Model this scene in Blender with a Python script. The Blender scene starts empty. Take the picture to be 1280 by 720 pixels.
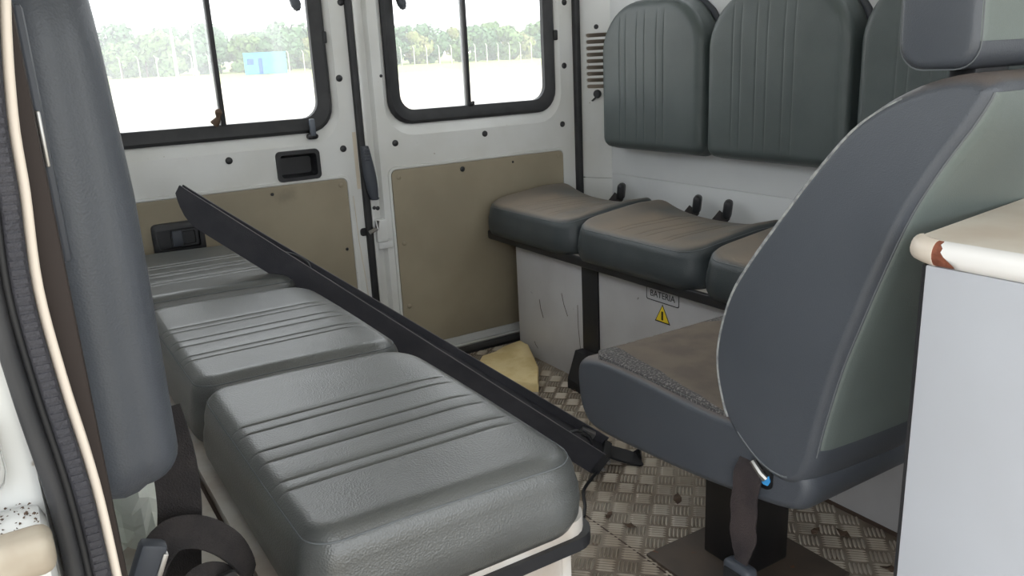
import bpy, bmesh, math, random
from mathutils import Vector, Matrix
random.seed(7)
S = bpy.context.scene
COL = S.collection

# ---------------------------------------------------------------- camera
cd = bpy.data.cameras.new('camera'); cam = bpy.data.objects.new('camera', cd); COL.objects.link(cam)
cd.sensor_width = 36.0; cd.lens = 1017.0 / 1280 * 36; cd.clip_start = 0.02; cd.clip_end = 2000
Rm = Matrix(((0.84499843, 0.18283592, -0.50254222), (-0.53273034, 0.20582763, -0.82087354), (-0.04664809, 0.96135634, 0.27132626)))
M4 = Rm.to_4x4(); M4.translation = Vector((0, 0, 1.0)); cam.matrix_world = M4
S.camera = cam
# ---------------------------------------------------------------- overcast sky, soft sun, exposure
W = bpy.data.worlds.new('overcast_sky'); S.world = W; W.use_nodes = True
W.node_tree.nodes['Background'].inputs[0].default_value = (0.93, 0.97, 1.0, 1)
W.node_tree.nodes['Background'].inputs[1].default_value = 1.0
S.view_settings.view_transform = 'Standard'; S.view_settings.look = 'None'
S.view_settings.exposure = 1.8; S.view_settings.gamma = 1.0; S.view_settings.use_curve_mapping = False

# ---------------------------------------------------------------- helpers
def lin(c):
    return tuple(((v / 255) / 12.92 if v / 255 <= .04045 else ((v / 255 + .055) / 1.055) ** 2.4) for v in c) + (1,)
def mat(name, col, rough=.5, metal=0.0, var=None, vscale=8, bump=0, bscale=300, dust=None, dscale=6, damt=.7, spec=.5, spots=None, sscale=60, sthr=.62, btype='noise', detail=4):
    m = bpy.data.materials.new(name); m.use_nodes = True
    nt = m.node_tree; N = nt.nodes; L = nt.links; b = N['Principled BSDF']
    b.inputs['Roughness'].default_value = rough; b.inputs['Metallic'].default_value = metal
    b.inputs['Specular IOR Level'].default_value = spec
    tc = N.new('ShaderNodeTexCoord')
    c = N.new('ShaderNodeRGB'); c.outputs[0].default_value = lin(col); cur = c.outputs[0]
    def mix(fac, a, colr):
        x = N.new('ShaderNodeMix'); x.data_type = 'RGBA'; L.new(fac, x.inputs[0]); L.new(a, x.inputs[6]); x.inputs[7].default_value = lin(colr); return x.outputs[2]
    def noise(sc, lo, hi, d=4):
        n = N.new('ShaderNodeTexNoise'); n.inputs['Scale'].default_value = sc; n.inputs['Detail'].default_value = d; L.new(tc.outputs['Object'], n.inputs['Vector'])
        r = N.new('ShaderNodeMapRange'); r.interpolation_type = 'SMOOTHSTEP'; L.new(n.outputs[0], r.inputs[0]); r.inputs[1].default_value = lo; r.inputs[2].default_value = hi; return r.outputs[0]
    if var: cur = mix(noise(vscale, .35, .7, detail), cur, var)
    if dust:
        g = N.new('ShaderNodeNewGeometry'); sp = N.new('ShaderNodeSeparateXYZ'); L.new(g.outputs['Normal'], sp.inputs[0])
        r = N.new('ShaderNodeMapRange'); r.interpolation_type = 'SMOOTHSTEP'; L.new(sp.outputs[2], r.inputs[0]); r.inputs[1].default_value = .55; r.inputs[2].default_value = .97
        mm = N.new('ShaderNodeMath'); mm.operation = 'MULTIPLY'; L.new(r.outputs[0], mm.inputs[0]); L.new(noise(dscale, .15, .75), mm.inputs[1])
        m2 = N.new('ShaderNodeMath'); m2.operation = 'MULTIPLY'; L.new(mm.outputs[0], m2.inputs[0]); m2.inputs[1].default_value = damt
        cur = mix(m2.outputs[0], cur, dust)
        rr = N.new('ShaderNodeMapRange'); L.new(m2.outputs[0], rr.inputs[0]); rr.inputs[3].default_value = rough; rr.inputs[4].default_value = min(1, rough + .35); L.new(rr.outputs[0], b.inputs['Roughness'])
    if spots: cur = mix(noise(sscale, sthr, sthr + .06, 6), cur, spots)
    L.new(cur, b.inputs['Base Color'])
    if bump:
        bp = N.new('ShaderNodeBump'); bp.inputs['Strength'].default_value = bump; bp.inputs['Distance'].default_value = .002
        if btype == 'noise':
            n = N.new('ShaderNodeTexNoise'); n.inputs['Scale'].default_value = bscale; n.inputs['Detail'].default_value = 3; o = n.outputs[0]
        else:
            n = N.new('ShaderNodeTexVoronoi'); n.inputs['Scale'].default_value = bscale; o = n.outputs[0]
        L.new(tc.outputs['Object'], n.inputs['Vector']); L.new(o, bp.inputs['Height']); L.new(bp.outputs[0], b.inputs['Normal'])
    return m
M = {}
M['leather'] = mat('grey_leather', (72, 80, 80), .42, var=(66, 74, 74), vscale=9, bump=.16, bscale=520, btype='vor')
M['leather_dusty'] = mat('grey_leather_dusty', (66, 72, 75), .42, var=(57, 63, 66), vscale=9, bump=.16, bscale=520, btype='vor', dust=(136, 122, 107), dscale=4, damt=.85)
M['leather_shiny'] = mat('grey_leather_worn', (84, 86, 85), .34, var=(72, 74, 73), vscale=7, bump=.2, bscale=420, btype='vor', spec=.9)
M['leather_blue'] = mat('blue_grey_leather', (78, 82, 89), .42, var=(73, 77, 84), vscale=5, bump=.14, bscale=520, btype='vor', dust=(122, 104, 90), dscale=5, damt=.7)
M['leather_back_lit'] = mat('lit_green_grey_leather', (108, 117, 114), .38, var=(100, 108, 106), vscale=5, bump=.12, bscale=520, btype='vor')  # paler than the other seat leather, side light put into the colour
M['white_paint'] = mat('white_paint', (213, 214, 213), .28, var=(203, 203, 199), vscale=4, spots=(150, 140, 125), sscale=45, sthr=.72)
M['white_panel'] = mat('white_panel', (206, 208, 209), .45, var=(196, 198, 200), vscale=3)
M['box_grey'] = mat('grey_laminate', (190, 189, 190), .5, var=(178, 176, 177), vscale=5, spots=(120, 115, 112), sscale=38, sthr=.72)
M['board_white'] = mat('white_board', (202, 198, 192), .5, var=(176, 164, 152), vscale=12, spots=(120, 105, 92), sscale=90, sthr=.7)
M['khaki'] = mat('khaki_hardboard', (150, 140, 120), .6, var=(140, 130, 111), vscale=5, bump=.1, bscale=500, spots=(126, 117, 100), sscale=3.5, sthr=.63)
M['rubber'] = mat('black_rubber', (33, 34, 37), .55, var=(44, 44, 46), vscale=20)
M['black'] = mat('black_plastic', (30, 31, 34), .45, var=(38, 38, 41), vscale=15)
M['charcoal'] = mat('charcoal_trim', (46, 46, 52), .75, var=(54, 53, 58), vscale=25, bump=.5, bscale=600)
M['grey_plastic'] = mat('grey_plastic', (62, 66, 74), .5)
M['aluminium'] = mat('tread_aluminium', (150, 140, 127), .5, metal=.3, var=(116, 102, 88), vscale=5, spots=(88, 64, 46), sscale=16, sthr=.68)
M['tread'] = mat('tread_bar_aluminium', (182, 173, 160), .4, metal=.4, var=(148, 136, 122), vscale=6)
M['plate'] = mat('brown_base_plate', (72, 64, 58), .6, metal=.2, var=(88, 76, 66), vscale=9, spots=(110, 70, 45), sscale=30, sthr=.68)
M['black_steel'] = mat('black_steel', (20, 20, 22), .4, var=(30, 28, 28), vscale=12, spots=(70, 64, 60), sscale=60, sthr=.73)
M['steel'] = mat('bare_steel', (170, 168, 165), .35, metal=.9)
M['webbing'] = mat('black_webbing', (36, 33, 34), .8, var=(52, 47, 47), vscale=30, bump=.8, bscale=500)
M['webbing_dusty'] = mat('brown_black_webbing', (62, 53, 53), .85, var=(44, 38, 40), vscale=18, bump=.9, bscale=500)
M['cream'] = mat('cream_trim', (226, 214, 200), .45)
M['beige'] = mat('beige_sill', (176, 168, 152), .6, var=(150, 138, 122), vscale=20)
M['countertop'] = mat('cream_countertop', (226, 218, 206), .4, var=(208, 194, 178), vscale=7, spots=(180, 160, 140), sscale=22, sthr=.7)
M['band'] = mat('white_edge_band', (232, 230, 228), .35)
M['chip'] = mat('rusty_chipboard', (142, 84, 62), .8, var=(112, 62, 44), vscale=60, bump=.6, bscale=300)
M['foam'] = mat('yellow_foam', (234, 214, 164), .9, var=(220, 196, 140), vscale=18, bump=.6, bscale=250, spots=(150, 120, 80), sscale=40, sthr=.72)
M['paper'] = mat('pale_paper', (230, 234, 226), .7)
M['cabinet'] = mat('cool_white_laminate', (188, 191, 198), .45, var=(182, 184, 190), vscale=3, spots=(150, 148, 148), sscale=30, sthr=.74)
M['dark_brown'] = mat('dark_brown_gap', (44, 34, 30), .7)
M['piping'] = mat('worn_piping', (168, 170, 169), .8, var=(124, 126, 128), vscale=90, bump=.8, bscale=600)
M['stitch'] = mat('thread', (104, 108, 111), .8)
M['louvre'] = mat('grey_tan_louvre', (128, 117, 106), .6)
M['sealant'] = mat('tan_sealant', (204, 194, 176), .7)
M['blue'] = mat('blue_paint_mark', (70, 165, 235), .5)
M['yellow'] = mat('warning_yellow', (236, 206, 48), .5)
M['ink'] = mat('black_ink', (32, 32, 34), .6)
M['sticker'] = mat('sticker_grey', (184, 184, 186), .45)
M['leaf_dry'] = mat('dry_leaf', (88, 70, 55), .8, var=(70, 54, 42), vscale=40)
M['worn'] = mat('worn_charcoal_edge', (104, 101, 103), .8)
M['pin'] = mat('slate_plastic', (88, 94, 104), .4)
M['brown'] = mat('brown_trim', (70, 55, 46), .7)
M['ceil'] = mat('ceiling_white', (206, 206, 202), .6)
M['green1'] = mat('tree_green', (116, 142, 84), .8, var=(94, 124, 74), vscale=.6)
M['green2'] = mat('tree_dark_green', (92, 126, 82), .8, var=(76, 108, 70), vscale=.6)
M['green3'] = mat('tree_olive', (134, 150, 88), .8, var=(150, 140, 92), vscale=.5)
M['bark'] = mat('bark', (110, 98, 84), .9)
M['concrete'] = mat('pale_concrete', (196, 192, 184), .8)
M['container'] = mat('container_blue', (74, 160, 208), .5, var=(66, 148, 196), vscale=.6)
M['container_dark'] = mat('container_dark_blue', (24, 92, 160), .5)

# worn fabric top of the single seat: brown woven middle, fuzzy grey edge
def worn_seat():
    m = mat('worn_seat_top', (112, 101, 90), .85, var=(98, 88, 80), vscale=16, bump=.6, bscale=500)
    nt = m.node_tree; N = nt.nodes; L = nt.links; b = N['Principled BSDF']
    old = b.inputs['Base Color'].links[0].from_socket
    tc = N.new('ShaderNodeTexCoord'); w = N.new('ShaderNodeTexNoise'); w.inputs['Scale'].default_value = 260; L.new(tc.outputs['Object'], w.inputs['Vector'])
    r = N.new('ShaderNodeMapRange'); r.inputs[1].default_value = .50; r.inputs[2].default_value = .66; L.new(w.outputs[0], r.inputs[0])
    fz = N.new('ShaderNodeMix'); fz.data_type = 'RGBA'; fz.inputs[6].default_value = lin((72, 70, 71)); fz.inputs[7].default_value = lin((132, 128, 125)); L.new(r.outputs[0], fz.inputs[0])
    s = N.new('ShaderNodeSeparateXYZ'); L.new(tc.outputs['Object'], s.inputs[0])
    # patch of its own shape: a band along the open side, wider towards the front
    yy = N.new('ShaderNodeMath'); yy.operation = 'MULTIPLY_ADD'; L.new(s.outputs[1], yy.inputs[0]); yy.inputs[1].default_value = -.16; yy.inputs[2].default_value = .178
    ad = N.new('ShaderNodeMath'); ad.operation = 'ADD'; L.new(s.outputs[0], ad.inputs[0]); L.new(yy.outputs[0], ad.inputs[1])
    n2 = N.new('ShaderNodeTexNoise'); n2.inputs['Scale'].default_value = 9; L.new(tc.outputs['Object'], n2.inputs['Vector'])
    a2 = N.new('ShaderNodeMath'); a2.operation = 'MULTIPLY_ADD'; L.new(n2.outputs[0], a2.inputs[0]); a2.inputs[1].default_value = .03; L.new(ad.outputs[0], a2.inputs[2])
    k = N.new('ShaderNodeMapRange'); L.new(a2.outputs[0], k.inputs[0]); k.inputs[1].default_value = .017; k.inputs[2].default_value = .013
    vd = N.new('ShaderNodeVectorMath'); vd.operation = 'DISTANCE'; L.new(tc.outputs['Object'], vd.inputs[0]); vd.inputs[1].default_value = (.185, .27, .42)
    k2 = N.new('ShaderNodeMapRange'); L.new(vd.outputs['Value'], k2.inputs[0]); k2.inputs[1].default_value = .062; k2.inputs[2].default_value = .056
    km = N.new('ShaderNodeMath'); km.operation = 'MAXIMUM'; L.new(k.outputs[0], km.inputs[0]); L.new(k2.outputs[0], km.inputs[1])
    mx = N.new('ShaderNodeMix'); mx.data_type = 'RGBA'; L.new(km.outputs[0], mx.inputs[0]); L.new(old, mx.inputs[6]); L.new(fz.outputs[2], mx.inputs[7])
    L.new(mx.outputs[2], b.inputs['Base Color'])
    return m
M['worn_seat'] = worn_seat()
def glass_mat():
    m = bpy.data.materials.new('dusty_haze_glass'); m.use_nodes = True; nt = m.node_tree; N = nt.nodes; L = nt.links
    N.remove(N['Principled BSDF']); out = N['Material Output']
    tr = N.new('ShaderNodeBsdfTransparent'); tl = N.new('ShaderNodeBsdfTranslucent'); tl.inputs[0].default_value = (.9, .93, .95, 1)
    gl = N.new('ShaderNodeBsdfGlossy'); gl.inputs['Roughness'].default_value = .05
    n = N.new('ShaderNodeTexNoise'); n.inputs['Scale'].default_value = 3; tc = N.new('ShaderNodeTexCoord'); L.new(tc.outputs['Object'], n.inputs[0])
    r = N.new('ShaderNodeMapRange'); r.inputs[3].default_value = .10; r.inputs[4].default_value = .17; L.new(n.outputs[0], r.inputs[0])  # film share covers dust and the glare haze mixed into the glass
    mx = N.new('ShaderNodeMixShader'); L.new(r.outputs[0], mx.inputs[0]); L.new(tr.outputs[0], mx.inputs[1]); L.new(tl.outputs[0], mx.inputs[2])
    m2 = N.new('ShaderNodeMixShader'); m2.inputs[0].default_value = .04; L.new(mx.outputs[0], m2.inputs[1]); L.new(gl.outputs[0], m2.inputs[2])
    L.new(m2.outputs[0], out.inputs[0]); return m
M['glass'] = glass_mat()

def link(name, me, m, parent=None):
    o = bpy.data.objects.new(name, me); COL.objects.link(o)
    if m is not None and not me.materials: me.materials.append(M[m] if isinstance(m, str) else m)
    if parent is not None: o.parent = parent
    return o
def wloc(p):
    v = Vector((0, 0, 0))
    while p is not None: v += p.location; p = p.parent
    return v
def obj(name, geo, m, parent=None, origin=None, smooth=True, ang=40):
    """geo = (verts, faces) in world coordinates, or a bmesh"""
    me = bpy.data.meshes.new(name)
    if isinstance(geo, bmesh.types.BMesh):
        bmesh.ops.recalc_face_normals(geo, faces=geo.faces[:]); geo.to_mesh(me); geo.free()
    else:
        b = bmesh.new(); vs = [b.verts.new(v) for v in geo[0]]
        for f in geo[1]:
            try: b.faces.new([vs[i] for i in f])
            except ValueError: pass
        bmesh.ops.recalc_face_normals(b, faces=b.faces[:]); b.to_mesh(me); b.free()
    off = wloc(parent) if parent is not None else (Vector(origin) if origin else Vector((0, 0, 0)))
    me.transform(Matrix.Translation(-off))
    if smooth:
        me.polygons.foreach_set('use_smooth', [True] * len(me.polygons))
        for p in me.polygons:
            if p.loop_total > 12: p.use_smooth = False
        me.set_sharp_from_angle(angle=math.radians(ang))
    o = link(name, me, m, parent)
    if parent is None and origin: o.location = origin
    return o
def tag(o, label=None, cat=None, group=None, kind=None):
    if label: o['label'] = label
    if cat: o['category'] = cat
    if group: o['group'] = group
    if kind: o['kind'] = kind
    return o
def empty(name, loc):
    o = bpy.data.objects.new(name, None); COL.objects.link(o); o.location = loc; o.empty_display_size = .1; return o
def box(x0, x1, y0, y1, z0, z1, r=0, seg=2):
    b = bmesh.new(); bmesh.ops.create_cube(b, size=1)
    for v in b.verts: v.co = Vector(((x0 + x1) / 2 + v.co.x * (x1 - x0), (y0 + y1) / 2 + v.co.y * (y1 - y0), (z0 + z1) / 2 + v.co.z * (z1 - z0)))
    if r: bmesh.ops.bevel(b, geom=b.edges[:], offset=r, segments=seg, profile=.5, affect='EDGES')
    return b
def merge(*bs):
    a = bs[0]
    for c in bs[1:]:
        me = bpy.data.meshes.new('t'); c.to_mesh(me); c.free(); a.from_mesh(me); bpy.data.meshes.remove(me)
    return a
def rrect(x0, x1, z0, z1, r, n=6):
    p = []
    if not isinstance(r, (tuple, list)): r = (r,) * 4
    for (cx, cz, a0, rr) in ((x1 - r[0], z1 - r[0], 0, r[0]), (x0 + r[1], z1 - r[1], 90, r[1]), (x0 + r[2], z0 + r[2], 180, r[2]), (x1 - r[3], z0 + r[3], 270, r[3])):
        for k in range(n + 1):
            a = math.radians(a0 + 90 * k / n); p.append((cx + rr * math.cos(a), cz + rr * math.sin(a)))
    return p
def plate(outer, holes, y0, y1, f=lambda a, b, y: (a, y, b)):
    """flat plate in the (a,b) plane between depths y0 and y1, with holes"""
    vs, fs = [], []
    b = bmesh.new(); loops = [outer] + list(holes); L = []
    for lp in loops:
        v = [b.verts.new((p[0], p[1], 0)) for p in lp]; L.append(v)
        for i in range(len(v)): b.edges.new((v[i], v[(i + 1) % len(v)]))
    bmesh.ops.triangle_fill(b, use_beauty=True, use_dissolve=False, edges=b.edges[:])
    b.verts.index_update(); pts = [(v.co.x, v.co.y) for v in b.verts]; n = len(pts)
    vs = [f(p[0], p[1], y0) for p in pts] + [f(p[0], p[1], y1) for p in pts]
    for t in b.faces:
        i = [v.index for v in t.verts]; fs.append(i); fs.append([k + n for k in reversed(i)])
    for v in L:
        for i in range(len(v)):
            p, q = v[i].index, v[(i + 1) % len(v)].index; fs.append([p, q, q + n, p + n])
    b.free(); return vs, fs
def loft(loops, closed=True, cap0=False, cap1=False):
    n = len(loops[0]); vs = [p for l in loops for p in l]; fs = []
    for k in range(len(loops) - 1):
        for i in range(n if closed else n - 1):
            j = (i + 1) % n; fs.append([k * n + i, k * n + j, (k + 1) * n + j, (k + 1) * n + i])
    if cap0: fs.append(list(range(n)))
    if cap1: fs.append([(len(loops) - 1) * n + i for i in range(n)])
    return vs, fs
def xz(loop, y): return [(a, y, b) for a, b in loop]
def smooth_path(pts, n=8):
    P = [Vector(p) for p in pts]; out = []
    for i in range(len(P) - 1):
        p0 = P[max(i - 1, 0)]; p1 = P[i]; p2 = P[i + 1]; p3 = P[min(i + 2, len(P) - 1)]
        for k in range(n):
            t = k / n; out.append(.5 * ((2 * p1) + (p2 - p0) * t + (2 * p0 - 5 * p1 + 4 * p2 - p3) * t * t + (3 * p1 - p0 - 3 * p2 + p3) * t ** 3))
    out.append(P[-1]); return out
def tube(path, r, n=8, closed=False):
    P = [Vector(p) for p in path]; loops = []; up = Vector((.3, .2, 1)).normalized()
    for i, p in enumerate(P):
        a = P[(i - 1) % len(P)] if (closed or i) else p; c = P[(i + 1) % len(P)] if (closed or i < len(P) - 1) else p
        d = (c - a).normalized(); s = d.cross(up)
        if s.length < .05: s = d.cross(Vector((1, 0, 0)))
        s.normalize(); u = s.cross(d).normalized(); rr = r[i] if isinstance(r, (list, tuple)) else r
        loops.append([tuple(p + rr * (s * math.cos(2 * math.pi * k / n) + u * math.sin(2 * math.pi * k / n))) for k in range(n)])
    if closed: loops.append(loops[0])
    return loft(loops, True, not closed, not closed)
def ribbon(path, wdirs, w, t):
    P = [Vector(p) for p in path]; loops = []
    for i, p in enumerate(P):
        d = (P[min(i + 1, len(P) - 1)] - P[max(i - 1, 0)]).normalized()
        wd = Vector(wdirs[i] if isinstance(wdirs, list) else wdirs); wd = (wd - d * wd.dot(d)).normalized(); nn = d.cross(wd).normalized()
        h = wd * w / 2; k = nn * t / 2
        loops.append([tuple(p - h - k), tuple(p + h - k), tuple(p + h + k), tuple(p - h + k)])
    return loft(loops, True, True, True)
def frame3(O, ex, ey, ez):
    m = Matrix((ex, ey, ez)).transposed().to_4x4(); m.translation = Vector(O); return m

def cushion(Wd, Dp, T, rf, rb, grooves, gspan, er=.035, hfun=None, side=.55, gdepth=.0035, gw=.0035, nv=44):
    """pillow: u across (stitch lines at u=g), v depth 0..Dp (front at Dp), w height. rf / rb corner radii at front and back"""
    hu = Wd / 2
    def sdf(u, v):
        r = rf if v > Dp / 2 else rb
        qx = abs(u) - hu + r; qy = abs(v - Dp / 2) - Dp / 2 + r
        return -(math.hypot(max(qx, 0), max(qy, 0)) + min(max(qx, qy), 0) - r)
    us = set()
    nu = 40
    for i in range(nu + 1): us.add(round(hu * math.sin(math.pi / 2 * (2 * i / nu - 1)), 5))
    for e in (.0008, .0025, .006): us.add(round(hu - e, 5)); us.add(round(-hu + e, 5))
    for g in grooves:
        us = {u for u in us if abs(u - g) > 2.6 * gw}
        for k in (-2.2, -1.1, -.5, 0, .5, 1.1, 2.2): us.add(round(g + k * gw, 5))
    us = sorted(us); rows = []; verts = []
    def top(u, v):
        d = max(sdf(u, v), 0); q = min(d / er, 1); ro = math.sqrt(max(0, 1 - (1 - q) ** 2))
        h = T + (hfun(u / hu, v / Dp) if hfun else 0)
        z = side * T + (h - side * T) * ro
        if gspan[0] < v / Dp < gspan[1] and q > .5:
            e = min(1, (v / Dp - gspan[0]) / .06, (gspan[1] - v / Dp) / .06)
            for g in grooves: z -= gdepth * e * math.exp(-((u - g) / gw) ** 2)
        return z
    for u in us:
        def ext(r): 
            q = abs(u) - hu + r
            return 0 if q <= 0 else r - math.sqrt(max(0, r * r - q * q))
        v0 = ext(rb); v1 = Dp - ext(rf); row = []
        for j in range(nv + 1):
            v = (v0 + v1) / 2 + (v1 - v0) / 2 * math.sin(math.pi / 2 * (2 * j / nv - 1)); row.append(len(verts)); verts.append((u, v, top(u, v)))
        rows.append(row)
    faces = []
    for i in range(len(rows) - 1):
        for j in range(nv): faces.append([rows[i][j], rows[i + 1][j], rows[i + 1][j + 1], rows[i][j + 1]])
    loop = rows[0][:] + [r[-1] for r in rows[1:-1]] + rows[-1][::-1] + [r[0] for r in rows[-2:0:-1]]
    prev = loop; e = 1e-4
    for fz, out in ((.8, .004), (.5, .006), (.22, .004), (0, -.004)):
        cur = []
        for i in loop:
            u, v, z = verts[i]; gx = sdf(u + e, v) - sdf(u - e, v); gy = sdf(u, v + e) - sdf(u, v - e); l = math.hypot(gx, gy) or 1
            cur.append(len(verts)); verts.append((u - out * gx / l, v - out * gy / l, side * T * fz))
        n = len(loop)
        for i in range(n): faces.append([prev[i], prev[(i + 1) % n], cur[(i + 1) % n], cur[i]])
        prev = cur
    faces.append(prev)
    q = .30 * er; ring = [(a, b + Dp / 2) for a, b in rrect(-hu + q, hu - q, -Dp / 2 + q, Dp / 2 - q, (rf - q, rf - q, rb - q, rb - q), 8)]
    dense = []
    for i in range(len(ring)):
        a, b = ring[i], ring[(i + 1) % len(ring)]; m = max(1, int(math.hypot(a[0] - b[0], a[1] - b[1]) / .02))
        for k in range(m): dense.append((a[0] + (b[0] - a[0]) * k / m, a[1] + (b[1] - a[1]) * k / m))
    cushion.ring = tube([(a, b, top(a, b) + .0002) for a, b in dense], .0011, 5, True)
    return verts, faces
def xform(geo, m): return [tuple(m @ Vector(v)) for v in geo[0]], geo[1]

# ================================================================ SETTING
# ---- floor: aluminium tread plate
XL, XR, YR = -0.02, 1.90, 2.50
o = obj('floor', box(-.02, 1.93, -.9, 2.50, -.03, 0), 'aluminium', smooth=False); floor = o
tag(o, 'dirty aluminium tread plate floor of the van', 'floor', kind='structure')
vs, fs = [], []
def bar(cx, cy, ang, L=.040, Wb=.0062, H=.0026):
    c, s = math.cos(ang), math.sin(ang); b = len(vs)
    for (a, w, h) in ((-.5 * L, 0, 0), (-.3 * L, -Wb / 2, 0), (.3 * L, -Wb / 2, 0), (.5 * L, 0, 0), (.3 * L, Wb / 2, 0), (-.3 * L, Wb / 2, 0), (-.3 * L, 0, H), (.3 * L, 0, H)):
        vs.append((cx + a * c - w * s, cy + a * s + w * c, h))
    for f in ((0, 1, 6), (1, 2, 7, 6), (2, 3, 7), (3, 4, 7), (4, 5, 6, 7), (5, 0, 6)): fs.append([b + k for k in f])
px, py = .066, .0605
for i in range(-1, 16):
    for j in range(0, 34):
        for k in (0, 1):
            gx = .494 + i * px + k * px / 2; gy = .475 + j * py + k * py / 2
            if not (.50 < gx < 1.44 and gy < 2.44): continue
            a = math.pi / 4 if k == 0 else -math.pi / 4
            if gx < .965: a = -a
            nx, ny = -math.sin(a), math.cos(a)
            for q in range(-2, 3): bar(gx + nx * q * .0085, gy + ny * q * .0085, a)
o = obj('tread_bars', (vs, fs), 'tread', parent=floor, smooth=False); o['kind'] = 'stuff'
o = obj('plate_seam', box(.968, .971, .3, 1.95, 0, .0012), 'brown', parent=floor, smooth=False)
# dark threshold in front of the rear doors
o = obj('door_threshold', box(.10, 1.84, 2.40, 2.47, 0, .012, .004), 'black', parent=floor)

# ---- ceiling and walls of the van body
tag(obj('ceiling', box(-.06, 1.96, -1.2, 2.52, 1.86, 1.90), 'ceil', smooth=False), 'white van roof lining', 'ceiling', kind='structure')
YZ = lambda a, b, x: (x, a, b)
WIN = rrect(.75, 2.22, 1.24, 1.72, .09)  # outline of both side windows, added out of view to let daylight in
wl = obj('wall_left', plate([(-1.2, 0), (2.50, 0), (2.50, 1.86), (-1.2, 1.86)], [WIN], 1.915, 1.95, YZ), 'white_panel', smooth=False)
tag(wl, 'white panelled side wall behind the bench with the battery sign', 'wall', kind='structure')
obj('wall_panel', plate([(-.6, .575), (2.358, .575), (2.358, 1.84), (-.6, 1.84)], [WIN], 1.90, 1.915, YZ), 'white_panel', parent=wl)
obj('wall_panel', box(1.90, 1.915, -.6, 2.358, .40, .5742, .0006), 'white_panel', parent=wl)
# near wall: starts behind the sliding door opening
wr = obj('wall_right', plate([(.505, 0), (2.50, 0), (2.50, 1.86), (.505, 1.86)], [WIN], -.06, .018, YZ), 'white_panel', smooth=False)
tag(wr, 'white side wall behind the sliding door opening', 'wall', kind='structure')
obj('wall_header', box(-.06, .018, -1.2, .50, 1.62, 1.86, .01), 'white_paint', parent=wr)
for nm, xa, xb, lab in (('added_window_1', -.035, -.03, 'unseen side window added for daylight above the white bench'), ('added_window_2', 1.93, 1.935, 'unseen side window added for daylight above the battery bench')):
    w = obj(nm, plate(rrect(.745, 2.225, 1.235, 1.725, .09), [], xa, xb, YZ), 'glass', smooth=False); tag(w, lab, 'added window', kind='structure')
    obj('window_gasket', loft([[(x, a, b) for a, b in rrect(.75 - q, 2.22 + q, 1.24 - q, 1.72 + q, .09)] for x, q in ((xa - .012, .012), (xa - .012, -.03), (xb + .012, -.03), (xb + .012, .012), (xa - .012, .012))]), 'rubber', parent=w)

# ---- rear frame with louvred corner pillar
rear = empty('wall_rear', (.98, 2.49, 0)); tag(rear, 'white painted body frame around the two rear doors', 'wall', kind='structure')
plan = [(1.838, 2.52), (1.838, 2.462), (1.846, 2.45), (1.900, 2.356), (1.95, 2.356), (1.95, 2.52)]
# pillar in two lengths with a seam, and real slots for the louvres
def prism(pl, z0, z1):
    n = len(pl); return [(a, b, z0) for a, b in pl] + [(a, b, z1) for a, b in pl], [list(range(n)), [n + i for i in range(n)]] + [[i, (i + 1) % n, n + (i + 1) % n, n + i] for i in range(n)]
obj('pillar_foot', prism(plan, 0, .556), 'white_paint', parent=rear, ang=25)
obj('seam_filler', prism([(1.842, 2.515), (1.842, 2.466), (1.849, 2.454), (1.903, 2.360), (1.945, 2.360), (1.945, 2.515)], .55, .575), 'dark_brown', parent=rear, smooth=False)
A = Vector((1.846, 2.45)); B = Vector((1.900, 2.356)); dAB = (B - A).normalized(); nAB = Vector((-dAB.y, dAB.x)); 
if nAB.y > 0: nAB = -nAB
def pil(s, z, dep): p = A + dAB * s + nAB * dep; return (p.x, p.y, z)
LEN = (B - A).length
slots = []
for k in range(9):
    zc = 1.066 - k * .0222; slots.append(rrect(.014, .098, zc - .0068, zc + .0068, .006, 3))
pb = plate([(0, .5575), (LEN, .5575), (LEN, 1.86), (0, 1.86)], slots, 0, -.006, lambda a, b, y: pil(a, b, y))
obj('pillar_face', pb, 'white_paint', parent=rear, ang=25)
obj('pillar_side', prism([(1.838, 2.52), (1.838, 2.462), (1.846, 2.45), (1.851, 2.453), (1.85, 2.52)], .56, 1.86), 'white_paint', parent=rear, ang=25)
obj('vent_backing', plate(rrect(.004, .106, .86, 1.09, .004), [], -.022, -.026, lambda a, b, y: pil(a, b, y)), 'louvre', parent=rear, smooth=False)
for k in range(9):
    zc = 1.066 - k * .0222
    g = loft([[pil(.014, zc + .0055, -.002), pil(.098, zc + .0055, -.002), pil(.098, zc - .006, -.018), pil(.014, zc - .006, -.018)],
              [pil(.014, zc + .0045, -.004), pil(.098, zc + .0045, -.004), pil(.098, zc - .007, -.02), pil(.014, zc - .007, -.02)]], True, True, True)
    obj('louvre', g, 'louvre', parent=rear, smooth=False)
def disc(c, n, r, t, name, m, parent):
    n = Vector(n).normalized(); u = n.orthogonal().normalized(); w = n.cross(u); c = Vector(c); L = []
    for rr, h in ((r, 0), (r, t * .5), (r * .75, t)):
        L.append([tuple(c + n * h + rr * (u * math.cos(2 * math.pi * k / 14) + w * math.sin(2 * math.pi * k / 14))) for k in range(14)])
    return obj(name, loft(L, True, True, True), m, parent=parent)
n3 = (nAB.x, nAB.y, 0)
disc(pil(.055, 1.094, 0), n3, .0085, .004, 'plug', 'black', rear)
k = disc(pil(.056, .862, 0), n3, .015, .012, 'cap', 'black', rear)
g = loft([[pil(.05, .852, .004), pil(.058, .852, .004), pil(.058, .852, .01), pil(.05, .852, .01)], [pil(.034, .838, .006), pil(.040, .836, .006), pil(.040, .836, .011), pil(.034, .838, .011)]], True, True, True)
obj('cap_tab', g, 'black', parent=k)
obj('post', box(.02, .12, 2.44, 2.52, 0, 1.86, .01), 'white_paint', parent=rear)
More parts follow.
